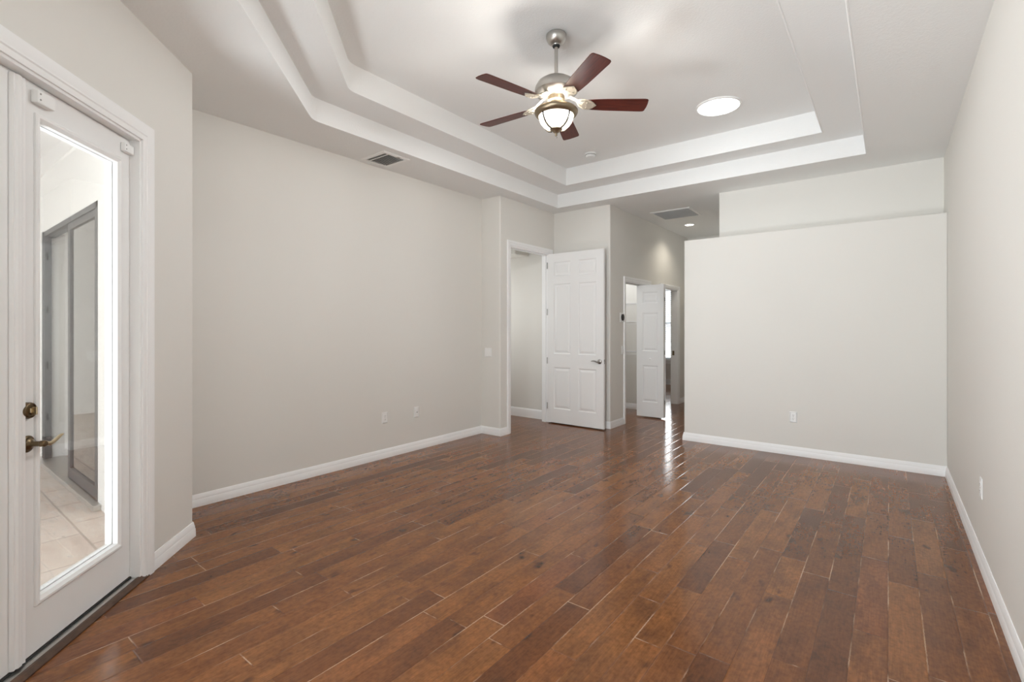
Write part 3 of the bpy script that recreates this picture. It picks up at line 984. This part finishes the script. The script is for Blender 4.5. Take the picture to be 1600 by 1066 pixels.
bowl = [(.123, fz(2.890)), (.124, fz(2.874)), (.121, fz(2.858)), (.112, fz(2.834)), (.096, fz(2.812)), (.072, fz(2.794)), (.040, fz(2.784)), (.0, fz(2.780))]
mb = MB(); mb.lathe(bowl, 56, cap=False); mb.build('glass_bowl', M_BOWL, fan, smooth=True, angle=80)
for k in range(4):
    a = math.radians(-12.4) + k * PI / 2
    mb = MB(); mb.tube([((r + .004) * math.cos(a), (r + .004) * math.sin(a), z - .003) for r, z in bowl[:-1]], .0052, 8); mb.build('bowl_strap', M_STRAP, rim, smooth=True)
mb = MB(); mb.lathe([(0, fz(2.794)), (.036, fz(2.794)), (.044, fz(2.786)), (.042, fz(2.780)), (.032, fz(2.774)), (.026, fz(2.770)), (.022, fz(2.764)), (.012, fz(2.758)), (.008, fz(2.750)), (.010, fz(2.744)), (.006, fz(2.736)), (0, fz(2.734))], 32)
mb.build('finial', M_BRASS, fan, smooth=True)
mb = MB(); mb.tube([(.012, -.010, fz(2.76)), (.013, -.011, fz(2.725))], .0014, 6); mb.lathe([(0, 0), (.003, -.004), (.003, -.010), (0, -.013)], 10, Matrix.Translation((.013, -.011, fz(2.727)))); mb.build('pull_chain', M_SILVER, fan)

for k in range(3):
    a = k * 2 * PI / 3 + .2
    point_light('bowl_bulb', (FX + .05 * math.cos(a), FY + .05 * math.sin(a), 2.862), 29, (0.975, 0.985, 1.0), .026)
ZB = 2.962


def blade_mesh():
    """outline in local x (outwards) and y, thickness in z"""
    r0, r1 = .205, .645
    top = [(r0 + .012, .050), (r0 + .06, .056), (.35, .062), (.5, .066), (r1 - .03, .069), (r1 - .010, .066), (r1 - .002, .058)]
    pts = top + [(r1 + .003, .02), (r1 + .003, -.02)] + [(x, -y) for x, y in reversed(top)] + [(r0 + .002, -.040), (r0, 0), (r0 + .002, .040)]
    mb = MB(); mb.prism(pts[::-1], -.003, .003)
    return mb


def iron_mesh():
    mb = MB()
    mb.tube([(.075, 0, .060), (.110, 0, .052), (.150, 0, .030), (.185, 0, .006), (.215, 0, -.004)], [.013, .012, .012, .014, .012], 10, flat=(1.3, .45))
    for s in (-1, 1):
        mb.tube([(.150, 0, .026), (.170, s * .030, .014), (.200, s * .046, .002), (.235, s * .040, -.005), (.262, s * .024, -.006)], [.008, .009, .009, .008, .004], 8, flat=(1.3, .5))
    mb.prism([(.195, -.046), (.262, -.026), (.285, 0), (.262, .026), (.195, .046), (.180, 0)], -.0075, -.0032)
    for x, y in ((.215, .026), (.215, -.026), (.262, 0)):
        mb.lathe([(0, -.0115), (.005, -.0105), (.006, -.0075), (0, -.007)], 12, Matrix.Translation((x, y, 0)))
    return mb


b0 = None
for k in range(5):
    a = math.radians(-104.8 + 72 * k)
    if b0 is None:
        b = blade_mesh().build('blade', M_BLADE, fan, bevel=.0015); b0 = b
        ir = iron_mesh().build('blade_iron', M_IRON, b, smooth=True); i0 = ir
    else:
        b = b0.copy(); COL.objects.link(b); b.parent = fan
        ir = i0.copy(); COL.objects.link(ir); ir.parent = b
    b.rotation_euler = (Matrix.Rotation(a, 3, 'Z') @ Matrix.Rotation(math.radians(-11), 3, 'X')).to_euler()
    b.location = (0, 0, fz(ZB))
for k in range(3):
    a = k * 2 * PI / 3 + 1.4
    pl = point_light('fan_bulb', (FX + .095 * math.cos(a), FY + .095 * math.sin(a), 2.936), 7.5, (1.0, 0.95, 0.88), .03)

# ------------------------------------------------------------------ other ceiling things
sk = tag(empty('skylight_lens', (-1.266, 4.795, Z2)), 'round glowing white ceiling light beyond the fan', 'ceiling light')
mb = MB(); mb.lathe([(.183, 0), (.200, 0), (.198, -.010), (.184, -.016), (.178, -.010), (.178, 0)], 64, cap=False); mb.build('trim_ring', M_PLATE, sk, smooth=True)
mb = MB(); mb.lathe([(.182, -.006), (.176, -.014), (.12, -.020), (.0, -.023)], 64, cap=False); mb.build('lens', M_SKYL, sk, smooth=True, angle=80)

dl = tag(empty('recessed_downlight', (-2.57, 8.024, H)), 'small round recessed downlight in the hall ceiling', 'downlight')
mb = MB(); mb.lathe([(.070, 0), (.092, 0), (.090, -.006), (.072, -.010), (.068, -.004), (.068, 0)], 40, cap=False); mb.build('trim_ring', M_PLATE, dl, smooth=True)
mb = MB(); mb.lathe([(.070, -.003), (.05, -.007), (0, -.009)], 40, cap=False); mb.build('lens', M_DOWN, dl, smooth=True, angle=80)
sp = bpy.data.lights.new('downlight_beam', 'SPOT'); sp.energy = 20; sp.color = (1, .92, .78); sp.spot_size = math.radians(140); sp.spot_blend = .8; sp.shadow_soft_size = .06
so = bpy.data.objects.new('downlight_beam', sp); COL.objects.link(so); so.location = (-2.57, 8.024, H - .03)

sd = tag(empty('smoke_detector', (-2.822, 5.175, Z2)), 'white round smoke detector on the raised ceiling', 'smoke detector')
mb = MB(); mb.lathe([(0, 0), (.068, 0), (.068, -.012), (.062, -.016), (0, -.016)], 40); mb.build('mounting_base', M_PLATE, sd, smooth=True)
mb = MB(); mb.lathe([(0, -.016), (.060, -.016), (.058, -.034), (.046, -.046), (.020, -.048), (0, -.048)], 40); mb.build('cap', M_PLATE, sd, smooth=True)
mb = MB(); mb.lathe([(.0605, -.019), (.0612, -.019), (.0612, -.024), (.0602, -.024)], 40, cap=False); mb.build('vent_slot', M_GREYDUCT, sd)

# supply register
av = tag(empty('air_vent', (-3.955, 3.055, H)), 'white supply air vent with slanted louvres near the left wall', 'air vent')
W2, D2 = .182, .158
mb = MB(); mb.rectframe(-W2, W2, -D2, D2, [(0, 0), (0, -.004), (.006, -.008), (.034, -.010), (.038, 0)])
for v in mb.bm.verts: v.co = Vector((v.co.x, v.co.z, v.co.y))
mb.build('frame', M_PLATE, av)
mb = MB(); mb.box(-W2 + .03, W2 - .03, -D2 + .03, D2 - .03, -.0015, -.0005); mb.build('duct_opening', M_GREYDUCT, av)
mb = MB(); mb.box(-W2 + .036, W2 - .036, -D2 + .075, -D2 + .082, -.010, -.001); mb.build('divider', M_PLATE, av)
sl0 = None
for i in range(12):
    yy = -D2 + .047 + i * .0185
    if abs(yy + D2 - .078) < .008: continue
    if sl0 is None:
        mb = MB(); mb.box(-W2 + .036, W2 - .036, -.0085, .0085, -.0005, .0005); sl = mb.build('louvre', M_PLATE, av); sl0 = sl
    else:
        sl = sl0.copy(); COL.objects.link(sl); sl.parent = av
    sl.location = (0, yy, -.0075); sl.rotation_euler = (math.radians(38), 0, 0)
mb = MB(); mb.box(W2 - .028, W2 - .022, .02, .05, -.02, -.008); mb.build('damper_lever', M_SILVER, av)

# return grille in the hall
rg = tag(empty('return_grille', (-2.478, 7.138, H)), 'rectangular grey return air grille in the hall ceiling', 'air grille')
W3, D3 = .285, .29
mb = MB(); mb.rectframe(-W3, W3, -D3, D3, [(0, 0), (0, -.004), (.006, -.009), (.030, -.010), (.034, 0)])
for v in mb.bm.verts: v.co = Vector((v.co.x, v.co.z, v.co.y))
mb.build('frame', M_PLATE, rg)
mb = MB(); mb.box(-W3 + .03, W3 - .03, -D3 + .03, D3 - .03, -.0015, -.0005); mb.build('filter', M_FILTER, rg)
sl0 = None
for i in range(26):
    yy = -D3 + .045 + i * .02
    if sl0 is None:
        mb = MB(); mb.box(-W3 + .032, W3 - .032, -.0085, .0085, -.0005, .0005); sl = mb.build('louvre', M_PLATE, rg); sl0 = sl
    else:
        sl = sl0.copy(); COL.objects.link(sl); sl.parent = rg
    sl.location = (0, yy, -.0065); sl.rotation_euler = (math.radians(35), 0, 0)


# ------------------------------------------------------------------ wall plates (local x along the wall, y out of it)
def plate(mb, w, h, t=.006):
    r = .006
    pr = [(0, 0), (0, t * .5), (r, t), (r + .002, t)]
    mb.rectframe(-w / 2, w / 2, -h / 2, h / 2, pr)
    mb.box(-w / 2 + r, w / 2 - r, 0, t, -h / 2 + r, h / 2 - r)


def duplex(loc, rz, label):
    o = tag(empty('wall_outlet', loc, rz), label, 'outlet', 'duplex outlets')
    mb = MB(); plate(mb, .072, .117); mb.build('cover_plate', M_PLATE, o)
    for s in (-1, 1):
        mb = MB(); mb.lathe([(0, 0.004), (.0165, .004), (.0165, .0078), (0, .0082)], 24, Matrix.Translation((0, 0, s * .0195)) @ Rx); rc = mb.build('receptacle', M_PLATE, o)
        mb = MB()
        for xx in (-.0062, .0062): mb.box(xx - .0011, xx + .0011, .0079, .0084, s * .0195 - .001, s * .0195 + .007)
        mb.lathe([(0, .0079), (.0024, .0079), (.0024, .0084), (0, .0084)], 10, Matrix.Translation((0, 0, s * .0195 - .0075)) @ Rx)
        mb.build('slots', M_DARKSLOT, rc)
    mb = MB(); mb.lathe([(0, .006), (.003, .006), (.0025, .0075), (0, .0077)], 10, Rx); mb.build('screw', M_SILVER, o)
    return o


duplex((XL, 3.243, .424), -PI / 2, 'white duplex outlet low on the left wall, nearer the glazed door')
duplex((-.818, YF, .411), PI, 'white duplex outlet low on the far wall under the ledge')
duplex((XR, 3.905, .447), PI / 2, 'white duplex outlet seen edge-on on the right wall')
jk = tag(empty('cable_plate', (XL, 3.679, .425), -PI / 2), 'white cable jack plate low on the left wall, beside the duplex outlet', 'wall plate')
mb = MB(); plate(mb, .072, .117); mb.build('cover_plate', M_PLATE, jk)
mb = MB(); mb.box(-.018, .018, .004, .008, -.033, .033); mb.build('insert', M_PLATE, jk, bevel=.001)
mb = MB(); mb.lathe([(0, .006), (.005, .006), (.0045, .016), (0, .016)], 12, Rx); mb.build('jack', M_SILVER, jk)


def switch(loc, rz, label, gangs):
    o = tag(empty('light_switch', loc, rz), label, 'light switch', 'rocker switches')
    mb = MB(); plate(mb, .072 + .046 * (gangs - 1), .117); mb.build('cover_plate', M_PLATE, o)
    for g in range(gangs):
        cx = (g - (gangs - 1) / 2) * .046
        mb = MB(); mb.box(cx - .0165, cx + .0165, .004, .0085, -.033, .033); mb.build('rocker', M_PLATE, o, bevel=.002)
    return o


switch((-4.098, 4.79, 1.055), PI, 'white double rocker switch beside the open doorway', 2)
switch((XH, 6.44, 1.057), -PI / 2, 'white single switch under the thermostat in the hall', 1)

ts = tag(empty('thermostat', (XH, 6.415, 1.52), -PI / 2), 'black oval thermostat on a white base by the closet', 'thermostat')
mb = MB(); mb.box(-.064, .064, 0, .010, -.066, .066); mb.build('base_plate', M_PLATE, ts, bevel=.006)
mb = MB(); mb.lathe([(0, .008), (.036, .008), (.038, .014), (.038, .022), (.034, .026), (0, .027)], 40, Matrix.Diagonal((.95, 1, 1.25, 1)) @ Rx); mb.build('screen', M_BLACK, ts, smooth=True)

# closet lamp, and an added unseen fill light behind the open door
point_light('closet_lamp', (-3.75, 7.0, 2.5), 14, (.95, .97, 1.0), .06)
point_light('entry_fill', (-4.95, 5.1, 1.7), 9, (.94, .97, 1.0), .12)
